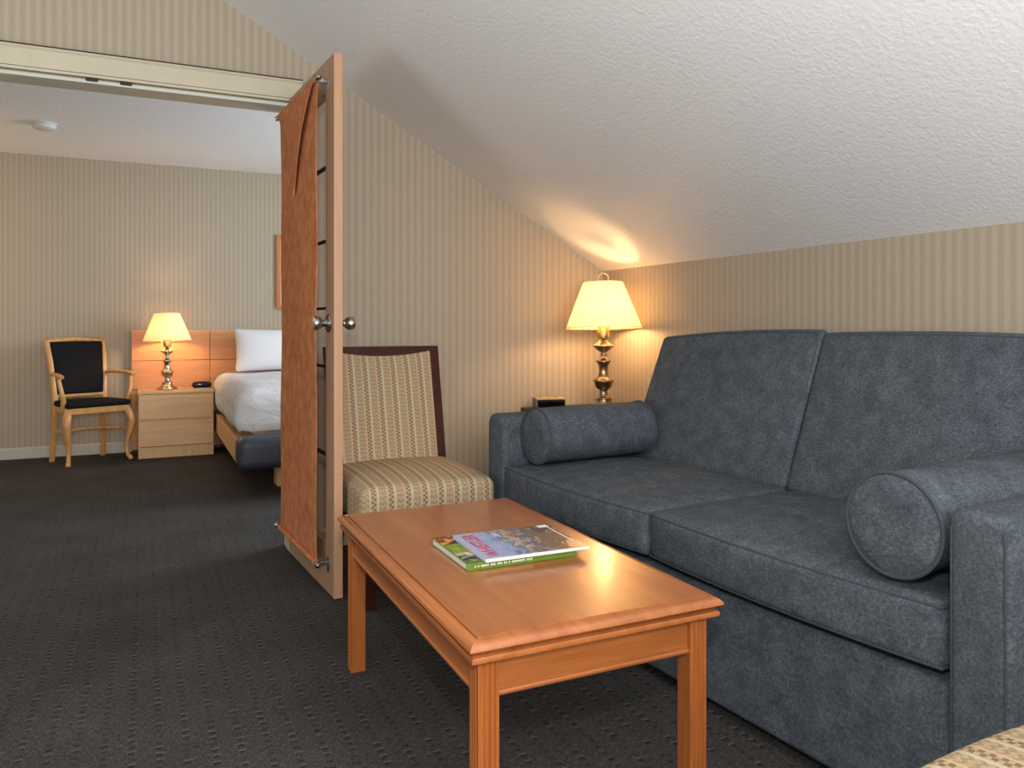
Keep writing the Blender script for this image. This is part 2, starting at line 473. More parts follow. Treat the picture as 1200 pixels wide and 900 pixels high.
for z in (1.942, .128):
    bm = bm_new(); lathe(bm, [(.006, -.635), (.006, .012)], (-.034, 0, z), 14, 'y'); rod = obj('rod', bm, M['steel'], cl)
    bm = bm_new(); lathe(bm, [(.004, -.66), (.010, -.655), (.013, -.645), (.010, -.636), (.006, -.633)], (-.034, 0, z), 16, 'y'); obj('finial', bm, M['steel'], rod)
    bm = bm_new(); lathe(bm, [(.006, .012), (.011, .016), (.012, .024), (.006, .032)], (-.034, 0, z), 16, 'y'); obj('finial', bm, M['steel'], rod)
    for y in (-.622, .004):
        bm = bm_new(); bx(bm, -.036, .0118, y-.006, y+.006, z-.012, z+.004, .002); bx(bm, .009, .0118, y-.009, y+.009, z-.04, z+.018, .001)
        obj('bracket', bm, M['steel'], rod, False)
bm = bm_new(); lathe(bm, [(.0095, CY1), (.0095, CY0)], (-.034, 0, .128), 16, 'y'); obj('bottom_hem', bm, M['suede'], cl)
bm = bm_new(); lathe(bm, [(.0095, CY1), (.0095, CY0)], (-.034, 0, 1.942), 16, 'y'); obj('top_hem', bm, M['suede'], cl)

# ------------------------------------------------------------------ coffee table
X0, X1, Y0, Y1, TZ = .518, 1.088, 1.272, 2.326, .455
ct = thing('coffee_table', 'cherry-finished rectangular coffee table with fluted legs in front of the sofa', 'table', ((X0+X1)/2, (Y0+Y1)/2, 0))
cx, cy = (X0+X1)/2, (Y0+Y1)/2; hx, hy = (X1-X0)/2, (Y1-Y0)/2
def moulding(bm, prof):
    """sweep an (inset, z) profile round the table rectangle"""
    rings = []
    for ins, z in prof:
        a, b = hx-ins, hy-ins
        rings.append([bm.verts.new(p) for p in ((-a, -b, z), (a, -b, z), (a, b, z), (-a, b, z))])
    for A, B in zip(rings, rings[1:]):
        for k in range(4): bm.faces.new((A[k], A[(k+1) % 4], B[(k+1) % 4], B[k]))
    return rings
bm = bm_new()
R = moulding(bm, [(.035, .411), (.012, .411), (.007, .4145), (.006, .420), (.008, .4245), (.014, .4270), (.0165, .4295), (.010, .4315), (.003, .4345), (0, .439), (.0015, .444), (.006, .449), (.013, .4528), (.0205, .4545), (.0215, .4505), (.0240, .4505), (.0250, .455)])
bm.faces.new(R[0][::-1]); bm.faces.new(R[-1])
obj('tabletop', bm, M['tab_y'], ct, True)
LW = .042; LI = .026
AI = .036
for (a0, a1, b0, b1, mm) in ((-hx+AI, hx-AI, -hy+AI, -hy+AI+.02, 'tab_x'), (-hx+AI, hx-AI, hy-AI-.02, hy-AI, 'tab_x'),
                             (-hx+AI, -hx+AI+.02, -hy+AI+.02, hy-AI-.02, 'tab_y'), (hx-AI-.02, hx-AI, -hy+AI+.02, hy-AI-.02, 'tab_y')):
    bm = bm_new(); bx(bm, a0, a1, b0, b1, .338, .4125, .001); ap = obj('apron', bm, M[mm], ct, False)
    bm = bm_new()
    if mm == 'tab_x':
        yo = b0 if b0 < 0 else b1
        tube(bm, [(-hx+LI+LW, yo, .342), (hx-LI-LW, yo, .342)], .006, 12)
    else:
        xo = a0 if a0 < 0 else a1
        tube(bm, [(xo, -hy+LI+LW, .342), (xo, hy-LI-LW, .342)], .006, 12)
    obj('bead', bm, M[mm], ap)
def fluted_leg(sx, sy):
    # square section whose two outward faces carry three flutes
    pts = []
    def face(p0, p1, nrm, fl):
        L = 20
        for k in range(L*2):
            t = k/(L*2); d = 0
            if fl:
                for c in (.25, .5, .75):
                    e = abs(t-c)/.08
                    if e < 1: d = .0055*math.sqrt(1-e*e)
            pts.append((p0[0]+(p1[0]-p0[0])*t-nrm[0]*d, p0[1]+(p1[1]-p0[1])*t-nrm[1]*d))
    h = LW/2
    face((-h, -h), (h, -h), (0, -1), sy < 0); face((h, -h), (h, h), (1, 0), sx > 0)
    face((h, h), (-h, h), (0, 1), sy > 0); face((-h, h), (-h, -h), (-1, 0), sx < 0)
    lx = sx*(hx-LI-h); ly = sy*(hy-LI-h)
    bm = bm_new(); prism(bm, [(p[0]+lx, p[1]+ly) for p in pts], 'z', .0, .4125)
    obj('leg', bm, M['tab_z'], ct, True)
for sx in (-1, 1):
    for sy in (-1, 1): fluted_leg(sx, sy)

# ------------------------------------------------------------------ magazines
mg = thing('magazine', 'thick green-covered magazine lying under the blue one on the coffee table', 'magazine', (.81, 1.775, TZ+.0005), math.radians(0))
M['green'] = plain('green_cover', (96, 128, 48), .35, var=6, sc=30)
M['pages'] = plain('paper_pages', (222, 220, 210), .7, var=4, sc=200)
bm = bm_new(); bx(bm, -.142, .142, -.118, .118, .001, .0155, .0005); obj('page_block', bm, M['pages'], mg, False)
bm = bm_new(); bx(bm, -.145, .145, -.121, .120, .0155, .0168, .0003); bx(bm, -.145, .145, -.121, .120, 0, .001, .0003); bx(bm, -.145, .145, -.1215, -.118, 0, .0168, .0005)
gcov = obj('cover', bm, M['green'], mg, False)
def food(name, c1, c2, c3, sc):
    k = N(name); k.put(k.b.inputs['Base Color'], k.ramp(k.noise(k.co, sc, 3, .6), [(.42, c1), (.52, c2), (.6, c3)])); k.set(Roughness=.35); return k.m
bm = bm_new(); bx(bm, -.143, -.07, .046, .118, .0168, .0171, 0); obj('cover_picture', bm, food('tomato_photo', (26, 22, 18), (176, 66, 36), (206, 170, 84), 45), gcov, False)
bm = bm_new(); bx(bm, -.140, -.07, -.030, .042, .0168, .0171, 0); obj('cover_picture', bm, food('leaf_photo', (104, 132, 30), (128, 146, 44), (140, 156, 60), 30), gcov, False)
bm = bm_new(); bx(bm, -.143, -.07, -.104, -.034, .0168, .0171, 0); obj('cover_picture', bm, food('blossom_photo', (24, 28, 24), (150, 160, 130), (224, 190, 170), 40), gcov, False)
k = N('spine_lettering'); x = k.xyz()
k.put(k.b.inputs['Base Color'], (.75, .78, .6, 1)); k.set(Roughness=.5)
bm = bm_new()
xx = -.125
while xx < .02:
    w = random.uniform(.0018, .0036); bx(bm, xx, xx+w, -.1219, -.1214, .006, .0105, 0); xx += w+.0014+(.004 if random.random() < .2 else 0)
obj('spine_print', bm, k.m, gcov, False)

m2 = thing('magazine', 'blue mountain-photo magazine with a red masthead lying on top of the green one', 'magazine', (.846, 1.757, TZ+.0178), math.radians(-1))
k = N('mountain_cover'); x = k.xyz()
nz = k.noise(k.co, 26, 5, .65, .5)
f = k.math('ADD', k.math('MULTIPLY', k.math('ADD', x[0], .137), 3.3), k.math('MULTIPLY', k.math('SUBTRACT', nz, .5), .55))
c = k.ramp(f, [(.0, (168, 180, 214)), (.30, (132, 156, 204)), (.36, (70, 92, 140)), (.42, (176, 168, 140)), (.47, (110, 108, 110)), (.55, (66, 80, 118)), (.62, (98, 82, 74)), (.8, (86, 70, 62)), (.95, (126, 108, 84))])
c = k.mix(k.math('MULTIPLY', k.math('GREATER_THAN', k.noise(k.co, 60, 3), .6), .35), c, (214, 206, 180))
k.put(k.b.inputs['Base Color'], c); k.set(Roughness=.22); k.b.inputs['Coat Weight'].default_value = .4
bm = bm_new(); bx(bm, -.1345, .1345, -.118, .110, .0008, .0062, .0005); obj('page_block', bm, M['pages'], m2, False)
bm = bm_new(); bx(bm, -.137, .137, -.112, .112, .0062, .0070, .0002); bx(bm, -.137, .137, -.112, .112, 0, .0008, .0002); cov = obj('cover', bm, k.m, m2, False)
bm = bm_new(); bx(bm, -.137, .137, -.1195, -.112, 0, .0070, .0015); obj('spine', bm, M['pages'], m2, False)
M['red'] = plain('red_print', (186, 62, 74), .4); M['whiteprint'] = plain('white_print', (226, 226, 226), .4)
def text_mesh(txt, size, mat, parent, name, loc, rotz):
    cu = bpy.data.curves.new(name, 'FONT'); cu.body = txt; cu.size = size; cu.extrude = .0002; cu.offset = .0006
    to = bpy.data.objects.new('tmp', cu); COL.objects.link(to)
    dg = bpy.context.evaluated_depsgraph_get(); me = bpy.data.meshes.new_from_object(to.evaluated_get(dg))
    bpy.data.objects.remove(to); me.name = name; me.materials.clear(); me.materials.append(mat)
    o = bpy.data.objects.new(name, me); COL.objects.link(o); o.parent = parent; o.location = loc; o.rotation_euler.z = rotz
    xs = [v.co.x for v in me.vertices]; return o, max(xs)-min(xs)
tt, w = text_mesh('WHISTLER', .046, M['red'], cov, 'masthead', (-.088, -.098, .0073), PI/2)
tt.scale.x = .196/w
for (xa, ya, yb) in ((.004, .03, .088), (.012, .045, .092)):
    bm = bm_new(); bx(bm, xa, xa+.003, ya, yb, .0070, .0072, 0); obj('headline', bm, M['red'], cov, False)
for (xa, ya, yb) in ((.122, -.06, .082), (-.03, .05, .09), (-.038, .06, .09)):
    bm = bm_new(); bx(bm, xa, xa+.003, ya, yb, .0070, .0072, 0); obj('cover_line', bm, M['whiteprint'], cov, False)
bm = bm_new(); bx(bm, .10, .13, .086, .108, .0070, .0072, 0); obj('address_label', bm, M['whiteprint'], cov, False)

# ------------------------------------------------------------------ sofa
AX, AY, ROT = 1.385, .993, math.radians(5)
IW = 1.72; JY = .875; DEP = .845
sofa = thing('sofa', 'blue-grey two-cushion upholstered sofa along the low striped wall', 'sofa', (AX, AY, 0), ROT)
bm = bm_new(); rbox(bm, (.012+(DEP-.02)/2, IW/2, .178), (DEP-.02, IW-.004, .300), .018, 3, (6, 10, 3)); obj('base', bm, M['sofa'], sofa)
bm = bm_new()
for (x, y) in ((.09, -.05), (.09, IW+.05), (.74, -.05), (.74, IW+.05)):
    pass
for (x, y) in ((.08, -.06), (.08, IW+.06), (.74, -.06), (.74, IW+.06)):
    bm = bm_new(); lathe(bm, [(.02, 0), (.026, .02), (.028, .034)], (x, y, 0), 16); obj('foot', bm, M['blackplastic'], sofa)
AH = .668
for y in (-.06, IW+.06):
    sz = (DEP, .12, AH-.03)
    cc = (DEP/2, y, .03+(AH-.03)/2)
    def armw(q, h=(AH-.03)/2):   # soft slightly crowned arm top
        x, yy, z = q
        if z > h*.8: z += .006*(1-(yy/.06)**2)
        return (x, yy, z)
    bm = bm_new(); rbox(bm, cc, sz, .026, 5, (8, 3, 8), armw); arm = obj('arm', bm, M['sofa'], sofa)
    bm = bm_new()
    for off in (.049,):
        p = []
        h = (AH-.03)
        for kk in range(12): p.append((.0030, y-off, .045+(h-.065)*kk/11))
        for kk in range(1, 8):
            a = PI-(PI/2)*kk/8; p.append((.0030, y-off+.02+.02*math.cos(a), .03+h-.018-.02+.02*math.sin(a)))
        for kk in range(0, 8):
            a = PI/2-(PI/2)*kk/8; p.append((.0030, y+off-.02+.02*math.cos(a), .03+h-.018-.02+.02*math.sin(a)))
        for kk in range(12): p.append((.0030, y+off, .045+(h-.065)*(11-kk)/11))
        tube(bm, p, .0022, 6)
    obj('piping', bm, M['pipe'], arm)
bm = bm_new(); rbox(bm, (DEP-.018, IW/2, .495), (.034, IW-.01, .89), .014, 3, (2, 10, 6)); obj('back_frame', bm, M['sofa'], sofa)

def seat_cushion(y0, y1, sag):
    w = y1-y0-.006; sz = (.66, w, .138); hx_, hy_, hz_ = sz[0]/2, sz[1]/2, sz[2]/2
    c = (.652/2-.006, (y0+y1)/2, .345+.069)
    def wp(q):
        x, y, z = q; u, v, tz = x/hx_, y/hy_, z/hz_
        k_ = max(0, 1-u*u)*max(0, 1-v*v)
        ed = max(0, 1-v*v)
        if tz > 0: z += .026*k_*tz+.004*math.sin(9*y+3*x)*tz*k_
        else: z -= 0
        if u < 0: x += .012*(abs(u)**3)*(1-ed*.9)-.016*ed*(abs(u)**4)
        z -= sag*(1-u)/2*(v*.5+.5)*.0
        return (x, y, z)
    bm = bm_new(); rbox(bm, c, sz, .028, 4, (14, 16, 3), wp); o = obj('seat_cushion', bm, M['sofa'], sofa)
    bm = bm_new()
    def pipe_ring(sgn):
        pts = []
        for p in ring_on(sz, .028, 2, sgn, (0, 0, 0), None, n=16):
            q = Vector(p); d = Vector((q.x, q.y, 0)); q.z = sgn*(hz_-.010); 
            # push out to the rounded edge
            q2 = Vector((max(-hx_+.007, min(hx_-.007, q.x*1.05)), max(-hy_+.006, min(hy_-.006, q.y*1.05)), q.z))
            pts.append(Vector(wp(q2))+Vector(c))
        tube(bm, pts, .0032, 8, True)
    pipe_ring(1); obj('piping', bm, M['pipe'], o)
    bm = bm_new(); pipe_ring(-1); obj('piping', bm, M['pipe'], o)
seat_cushion(0, JY, 0); seat_cushion(JY, IW, .01)

def back_cushion(y0, y1, zl, zr):
    # wedge: deep at the seat, thin on top, leaning against the back
    w = y1-y0-.004; sz = (.2, w, .53); hx_, hy_, hz_ = .1, w/2, .265
    def wp(q):
        x, y, z = q; u, v, tz = x/hx_, y/hy_, (z/hz_+1)/2
        top = zl+(zr-zl)*(.5-v/2)
        zz = .475+(top-.475)*tz
        fr = .585+.205*tz; bk = .798+.020*tz
        e = max(0, 1-v*v); b = max(0, 1-(2*tz-1)**2)
        X = fr+(bk-fr)*(u+1)/2
        if u < 0: X -= -u*.022*(e**.5)*(b**.6)-.004*math.sin(7*y+5*z)*e*b
        zz += .012*e*tz**4
        return (X, y+(y0+y1)/2, zz)
    bm = bm_new(); rbox(bm, (0, 0, 0), sz, .02, 4, (4, 16, 14), wp); o = obj('back_cushion', bm, M['sofa'], sofa)
    bm = bm_new(); pts = []
    n = 20
    per = [(-hy_+2*hy_*i/n, -hz_) for i in range(n)]+[(hy_, -hz_+2*hz_*i/n) for i in range(n)]+[(hy_-2*hy_*i/n, hz_) for i in range(n)]+[(-hy_, hz_-2*hz_*i/n) for i in range(n)]
    for (y, z) in per:
        yy = max(-hy_+.010, min(hy_-.010, y)); z2 = max(-hz_+.010, min(hz_-.010, z))
        if abs(yy) > hy_-.03 and abs(z2) > hz_-.03:
            yy *= .985; z2 *= .97
        pts.append(wp(Vector((-hx_+.009, yy, z2))))
    tube(bm, pts, .0032, 8, True); obj('piping', bm, M['pipe'], o)
back_cushion(0, JY+.01, .994, .984); back_cushion(JY+.01, IW-.018, .968, 1.004)

def bolster(label, lx, ly, lz, ln, r):
    o = thing('bolster_pillow', label, 'bolster', (AX, AY, 0), ROT, 'bolsters on the sofa')
    bm = bm_new()
    pr = [(.004, 0), (r*.5, -.004), (r*.85, -.002), (r*.985, .006), (r, .018)]
    prof = pr+[(r*(1+.012*math.sin(PI*k/9)), .018+(ln-.036)*k/9) for k in range(1, 9)]+[(a, ln-z) for a, z in pr[::-1]]
    lathe(bm, [(a, b) for a, b in prof], (lx, ly, lz), 48, 'x'); body = obj('cushion_body', bm, M['sofa'], o)
    bm = bm_new()
    for xx in (lx+.007, lx+ln-.007):
        bm = bm_new(); tube(bm, [(xx, ly+(r+.001)*math.cos(2*PI*k/48), lz+(r+.001)*math.sin(2*PI*k/48)) for k in range(48)], .005, 8, True)
        obj('piping', bm, M['pipe'], body)
bolster('round blue-grey bolster against the right arm nearest the camera', .008, .117, .610, .56, .105)
bolster('round blue-grey bolster against the far arm below the lit corner lamp', .074, IW-.117, .605, .508, .103)

# ------------------------------------------------------------------ patterned slipper chairs
def slipper_chair(label, loc, rotz):
    c = thing('slipper_chair', label, 'chair', loc, rotz, 'patterned slipper chairs')
    w = .52
    def wp(q):
        x, y, z = q; u, v = x/(w/2), y/.285
        if z > 0: z += .030*max(0, 1-u*u)**.6*max(0, 1-v*v)**.6
        if y < 0: y -= .018*max(0, 1-u*u)
        return (x, y, z)
    bm = bm_new(); rbox(bm, (0, -.285, .365), (w, .57, .15), .034, 4, (10, 12, 4), wp); obj('seat', bm, M['chair'], c)
    # back: leaning upholstered panel inside a dark frame
    zb, zt, yb, yt = .40, .925, -.055, .095
    def bp(u, z): return yb+(yt-yb)*(z-zb)/(zt-zb)
    bm = bm_new()
    nu, nv = 16, 14; F = []; B = []
    for i in range(nu+1):
        F.append([]); B.append([])
        for j in range(nv+1):
            u = i/nu*2-1; v = j/nv
            x = u*(.205+.010*v); z = zb+(.885+.024*u*u-zb)*v-.0
            edge = (max(0, 1-u**6)*max(0, 1-(2*v-1)**8))
            F[i].append(bm.verts.new((x, bp(u, z)-.022-.016*edge, z))); B[i].append(bm.verts.new((x, bp(u, z)+.016, z)))
    for i in range(nu):
        for j in range(nv):
            bm.faces.new((F[i][j], F[i+1][j], F[i+1][j+1], F[i][j+1])); bm.faces.new((B[i][j], B[i][j+1], B[i+1][j+1], B[i+1][j]))
    for i in range(nu):
        for j in (0, nv): bm.faces.new((F[i][j], F[i+1][j], B[i+1][j], B[i][j]))
    for j in range(nv):
        for i in (0, nu): bm.faces.new((F[i][j], F[i][j+1], B[i][j+1], B[i][j]))
    obj('backrest', bm, M['chair'], c)
    bm = bm_new()
    for s in (-1, 1):
        xo = lambda v: s*(.243+.012*v); xi = lambda v: s*(.205+.010*v)
        V = []
        for v in (-.12, 1):
            z = zb+(zt-zb)*v; y = bp(0, z)
            V.append([(xi(v), y-.022, z), (xo(v), y-.022, z), (xo(v), y+.020, z), (xi(v), y+.020, z)])
        A = [bm.verts.new(p) for p in V[0]]; Bv = [bm.verts.new(p) for p in V[1]]
        bm.faces.new(A[::-1]); bm.faces.new(Bv)
        for k_ in range(4): bm.faces.new((A[k_], A[(k_+1) % 4], Bv[(k_+1) % 4], Bv[k_]))
    # top rail with a bowed lower edge
    n = 14; rows = []
    for i in range(n+1):
        u = i/n*2-1; x = u*.2545; zl = .885+.024*u*u; yl, yh = bp(0, zl), bp(0, zt)
        rows.append([bm.verts.new(p) for p in ((x, yl-.0225, zl), (x, yh-.0225, zt+.001), (x, yh+.0205, zt+.001), (x, yl+.0205, zl))])
    for a, b in zip(rows, rows[1:]):
        for k_ in range(4): bm.faces.new((a[k_], a[(k_+1) % 4], b[(k_+1) % 4], b[k_]))
    bm.faces.new(rows[0]); bm.faces.new(rows[-1][::-1])
    obj('back_frame', bm, M['mahog'], c, False)
    for (x, y, yl) in ((-.215, -.52, -.52), (.215, -.52, -.52), (-.215, -.05, .02), (.215, -.05, .02)):
        bm = bm_new()
        a = [(-.02, -.02), (.02, -.02), (.02, .02), (-.02, .02)]
        A = [bm.verts.new((x+p*.75, yl+q*.75, 0)) for p, q in a]; Bv = [bm.verts.new((x+p, y+q, .295)) for p, q in a]
        bm.faces.new(A[::-1]); bm.faces.new(Bv)
        for k_ in range(4): bm.faces.new((A[k_], A[(k_+1) % 4], Bv[(k_+1) % 4], Bv[k_]))
        obj('leg', bm, M['mahog'], c, False)
    return c
sc = slipper_chair('striped slipper chair with a dark wood back frame beside the open door', (.942, 3.255, 0), 0)
dup(sc, (1.095, .128, 0), PI, 'striped seat of a slipper chair at the bottom right, near the sofa arm')

# ------------------------------------------------------------------ end table, clock
et = thing('end_table', 'dark wooden end table in the corner behind the sofa arm, under the lit lamp', 'table', (1.92, 3.31, 0))
EZ = .602
bm = bm_new(); bx(bm, -.195, .30, -.25, .25, EZ-.025, EZ, .006, 3); obj('tabletop', bm, M['endwood'], et, False)
bm = bm_new()
bx(bm, -.17, .27, -.22, -.20, EZ-.11, EZ-.025, .002); bx(bm, -.17, .27, .20, .22, EZ-.11, EZ-.025, .002)
bx(bm, -.17, -.15, -.20, .20, EZ-.11, EZ-.025, .002); bx(bm, .25, .27, -.20, .20, EZ-.11, EZ-.025, .002)
obj('apron', bm, M['endwood'], et, False)
for x in (-.15, .25):
    for y in (-.20, .20):
        bm = bm_new(); bx(bm, x-.022, x+.022, y-.022, y+.022, 0, EZ-.025, .003); obj('leg', bm, M['endwood'], et, False)
ck = thing('alarm_clock', 'small box alarm clock with a champagne top on the end table beside the corner lamp', 'clock', (1.782, 3.36, EZ), math.radians(-14))
bm = bm_new(); bx(bm, -.072, .072, -.045, .045, .0, .056, .004); obj('body', bm, M['blackplastic'], ck, False)
bm = bm_new(); bx(bm, -.073, .073, -.047, .046, .056, .066, .004, 3); top = obj('top_panel', bm, M['creamplastic'], ck, False)
for x in (-.04, 0, .04):
    bm = bm_new(); lathe(bm, [(.008, .066), (.008, .0685), (.006, .0695)], (x, 0, 0), 16); obj('button', bm, M['socket'], top)
bm = bm_new(); bx(bm, -.060, .066, -.0465, -.0448, .010, .048, .001); obj('display', bm, M['glassdark'], ck, False)
bm = bm_new(); bx(bm, -.0735, -.066, -.0468, -.0445, .002, .056, .001); obj('side_trim', bm, M['steel'], ck, False)

# ------------------------------------------------------------------ table lamps
def table_lamp(label, loc, metal, bulb, rotz=0, frot=0, size=1):
    L = thing('table_lamp', label, 'lamp', loc, rotz, 'turned metal table lamps'); L.scale = (size,)*3
    prof = [(.076, 0), (.079, .004), (.079, .009), (.074, .014), (.058, .024), (.044, .036), (.037, .048), (.037, .052), (.042, .056), (.041, .060),
            (.030, .064), (.021, .074), (.0185, .088), (.0195, .098), (.026, .103), (.036, .110), (.043, .122), (.046, .134), (.048, .140), (.053, .144), (.053, .148), (.046, .152),
            (.034, .158), (.028, .166), (.0235, .184), (.0225, .198), (.0245, .214), (.029, .228), (.034, .236), (.038, .240), (.038, .244), (.031, .248), (.020, .254), (.0125, .262), (.0115, .266),
            (.017, .269), (.017, .273), (.0115, .276), (.0115, .282), (.021, .288), (.034, .297), (.045, .308), (.053, .315), (.053, .319), (.044, .324), (.030, .332), (.022, .340), (.017, .348), (.016, .352)]
    bm = bm_new(); lathe(bm, prof, n=40); obj('stem', bm, M[metal], L)
    bm = bm_new(); lathe(bm, [(.016, .352), (.029, .354), (.030, .358), (.030, .412), (.028, .416), (.016, .418)], n=28); so = obj('socket', bm, M['socket'], L)
    bm = bm_new(); tube(bm, [(-.028, -.01, .395), (-.044, -.015, .395)], .003, 8); lathe(bm, [(.003, -.055), (.006, -.052), (.006, -.044), (.003, -.042)], (0, -.0145, .395), 10, 'x'); obj('switch_key', bm, M['socket'], so)
    bm = bm_new(); lathe(bm, [(.012, .418), (.014, .43), (.020, .448), (.029, .468), (.031, .482), (.028, .498), (.018, .510), (.004, .514)], n=20); obj('bulb', bm, M[bulb], L)
    zb, zt, rb, rt = .402, .628, .187, .098
    # harp, spider and loop finial
    bm = bm_new()
    hp = [(.031*math.cos(0), 0, .416)]
    pts = [(.03, 0, .416), (.044, 0, .44), (.050, 0, .48), (.046, 0, .53), (.030, 0, .575), (.010, 0, .60), (0, 0, .604), (-.010, 0, .60), (-.030, 0, .575), (-.046, 0, .53), (-.050, 0, .48), (-.044, 0, .44), (-.03, 0, .416)]
    tube(bm, pts, .0018, 6); obj('harp', bm, M['socket'], L)
    bm = bm_new(); lathe(bm, [(.005, .600), (.010, .603), (.010, .612), (.004, .628)], n=14)
    tube(bm, [(.024*math.cos(a), 0, .650+.022*math.sin(a)) for a in (2*PI*k/24 for k in range(24))], .0018, 6, True)
    fi = obj('finial', bm, M['socket'], L); fi.rotation_euler.z = frot
    bm = bm_new(); th = .0016
    lathe(bm, [(rb, zb-.5), (rt, zt-.5), (rt-th, zt-.5), (rb-th, zb-.5), (rb, zb-.5)], n=64, caps=False); sh = obj('lamp_shade', bm, M['shade'], L)
    sh.location = (0, 0, .5); sh.rotation_euler = (-.045, -.02, 0)
    for k_ in range(3):
        bm = bm_new(); a = 2*PI*k_/3+.5; tube(bm, [(.008*math.cos(a), .008*math.sin(a), .108), ((rt-.003)*math.cos(a), (rt-.003)*math.sin(a), .120)], .0015, 6); obj('spider_arm', bm, M['socket'], sh)
    for (r_, z_) in ((rt-.003, .122), (rb-.004, zb-.497)):
        bm = bm_new(); tube(bm, [(r_*math.cos(2*PI*i/48), r_*math.sin(2*PI*i/48), z_) for i in range(48)], .0016, 6, True); obj('shade_wire', bm, M['socket'], sh)
    return L
table_lamp('lit brass-toned table lamp in the corner on the end table behind the sofa arm', (2.035, 3.262, EZ), 'brass', 'bulb', -.56)

# ------------------------------------------------------------------ bedroom
NZ = .513
hb = thing('headboard', 'wide flat wood headboard panel on the bedroom wall behind nightstand and bed', 'headboard', (0, YF-.031, 0))
bm = bm_new()
xs = [-.105, .481, 1.30, 2.12, 2.7]; zs = [0.02, .504, .733, .970]
for i in range(4):
    for j in range(3): bx(bm, xs[i]+.002, xs[i+1]-.002, -.029, -.010, zs[j]+.002, zs[j+1]-.002, .0015)
obj('veneer_panel', bm, M['hb'], hb, False)
bm = bm_new(); bx(bm, -.100, 2.69, -.012, .029, .0, .966, 0); obj('backing_board', bm, M['endwood'], hb, False)
bm = bm_new(); bx(bm, -.108, 2.7, -.030, .030, .968, .976, .002); obj('top_edge', bm, M['oak_x'], hb, False)

ns = thing('nightstand', 'light wood two-drawer nightstand beside the bed, under the bedside lamp', 'nightstand', (.216, 6.73, 0))
hw = .268; fy = -.175
bm = bm_new(); bx(bm, -hw, -hw+.018, fy, .165, 0, NZ-.022, .001); bx(bm, hw-.018, hw, fy, .165, 0, NZ-.022, .001); bx(bm, -hw+.018, hw-.018, fy+.03, .165, .02, NZ-.022, 0)
bx(bm, -hw+.018, hw-.018, fy+.006, fy+.024, .0, .085, .001); obj('carcass', bm, M['oak_z'], ns, False)
bm = bm_new(); bx(bm, -hw-.006, hw+.006, fy-.008, .168, NZ-.022, NZ, .003); obj('top', bm, M['oak_x'], ns, False)
for z0, z1 in ((.09, .282), (.297, .486)):
    bm = bm_new(); bx(bm, -hw+.004, hw-.004, fy-.006, fy+.014, z0, z1, .002); d = obj('drawer', bm, M['oak_x'], ns, False)
    bm = bm_new(); bx(bm, -hw+.02, hw-.02, fy+.012, fy+.028, z1, z1+.012, .001); obj('finger_pull', bm, M['oak_x'], d, False)
table_lamp('lit silver-toned table lamp standing on the nightstand against the headboard', (.152, 6.70, NZ), 'nickel', 'bulb2', 0, PI/2, .955)
c2 = thing('alarm_clock', 'small black oval alarm clock on the nightstand right of the bedside lamp', 'clock', (.405, 6.69, NZ))
bm = bm_new(); rbox(bm, (0, 0, .030), (.146, .09, .048), .022, 4, (4, 2, 2)); obj('body', bm, M['blackplastic'], c2)
bm = bm_new(); rbox(bm, (0, -.043, .030), (.10, .008, .024), .003, 2, (2, 2, 2)); obj('display', bm, M['glassdark'], c2)
bm = bm_new(); bx(bm, -.055, .055, -.035, .035, 0, .007, .002); obj('foot', bm, M['steel'], c2, False)
bm = bm_new(); bx(bm, -.03, .03, -.012, .012, .053, .057, .0015); obj('snooze_bar', bm, M['blackplastic'], c2, False)

bed = thing('bed', 'platform bed with wood side rail and navy padded foot end', 'bed', (1.26, 5.8, 0))
BX0, BX1 = -.755, .755
bm = bm_new(); bx(bm, BX0, BX0+.03, -.90, 1.09, .165, .315, .004); obj('side_rail', bm, M['oak_z'], bed, False)
bm = bm_new(); bx(bm, BX1-.03, BX1, -.90, 1.09, .165, .315, .004); obj('side_rail', bm, M['oak_z'], bed, False)
bm = bm_new(); bx(bm, BX0+.03, BX1-.03, -.98, 1.09, .26, .312, .002); obj('platform', bm, M['oak_x'], bed, False)
bm = bm_new(); rbox(bm, (0, -.985, .268), (1.56, .20, .185), .05, 5, (10, 3, 3)); obj('foot_bumper', bm, M['navy'], bed)
bm = bm_new(); bx(bm, BX0-.012, BX0+.03, -.905, -.885, .175, .345, .006, 3); obj('corner_cap', bm, M['steel'], bed, False)
for x in (-.44, .44):
    for y in (-.66, .75):
        bm = bm_new(); bx(bm, x-.07, x+.07, y-.07, y+.07, 0, .26, .004); obj('leg', bm, M['oak_z'], bed, False)
bm = bm_new(); rbox(bm, (0, .115, .432), (1.36, 1.66, .236), .08, 3, (4, 4, 2)); obj('mattress', bm, M['linen'], bed)

dv = tag(bpy.data.objects.new('tmp', None), 'x', 'x'); bpy.data.objects.remove(dv)
def duvw(q):
    x, y, z = q; tz = (z+.155)/.31
    fl = .018*(1-tz)
    wr = .010*math.sin(9*y+2*x)*(1-tz)+.006*math.sin(17*x+5*y)*tz*.5
    hem = .014*math.sin(6*x+1.3)+.010*math.sin(7*y)
    if abs(x) > .70: x += math.copysign(fl+wr, x)
    if y < -.86: y -= fl+.008*math.sin(10*x)*(1-tz)
    if tz < .3: z += abs(hem)*(1-tz/.3)
    if tz > .7: z += .008*math.sin(4.5*x+1)*math.sin(3.3*y)+.004*math.sin(13*x+7*y)
    return (x, y, z)
bm = bm_new(); rbox(bm, (0, 0, 0), (1.52, 1.92, .31), .115, 6, (18, 22, 5), duvw, skip=((2, -1),))
k = N('white_duvet_cotton'); k.set(Base_Color=(212, 211, 213), Roughness=.85); k.b.inputs['Specular IOR Level'].default_value = .2
k.bump(k.noise(k.scale((3, 5, 4)), 2.2, 4, .55, .6), .6, .04)
M['duvet'] = k.m
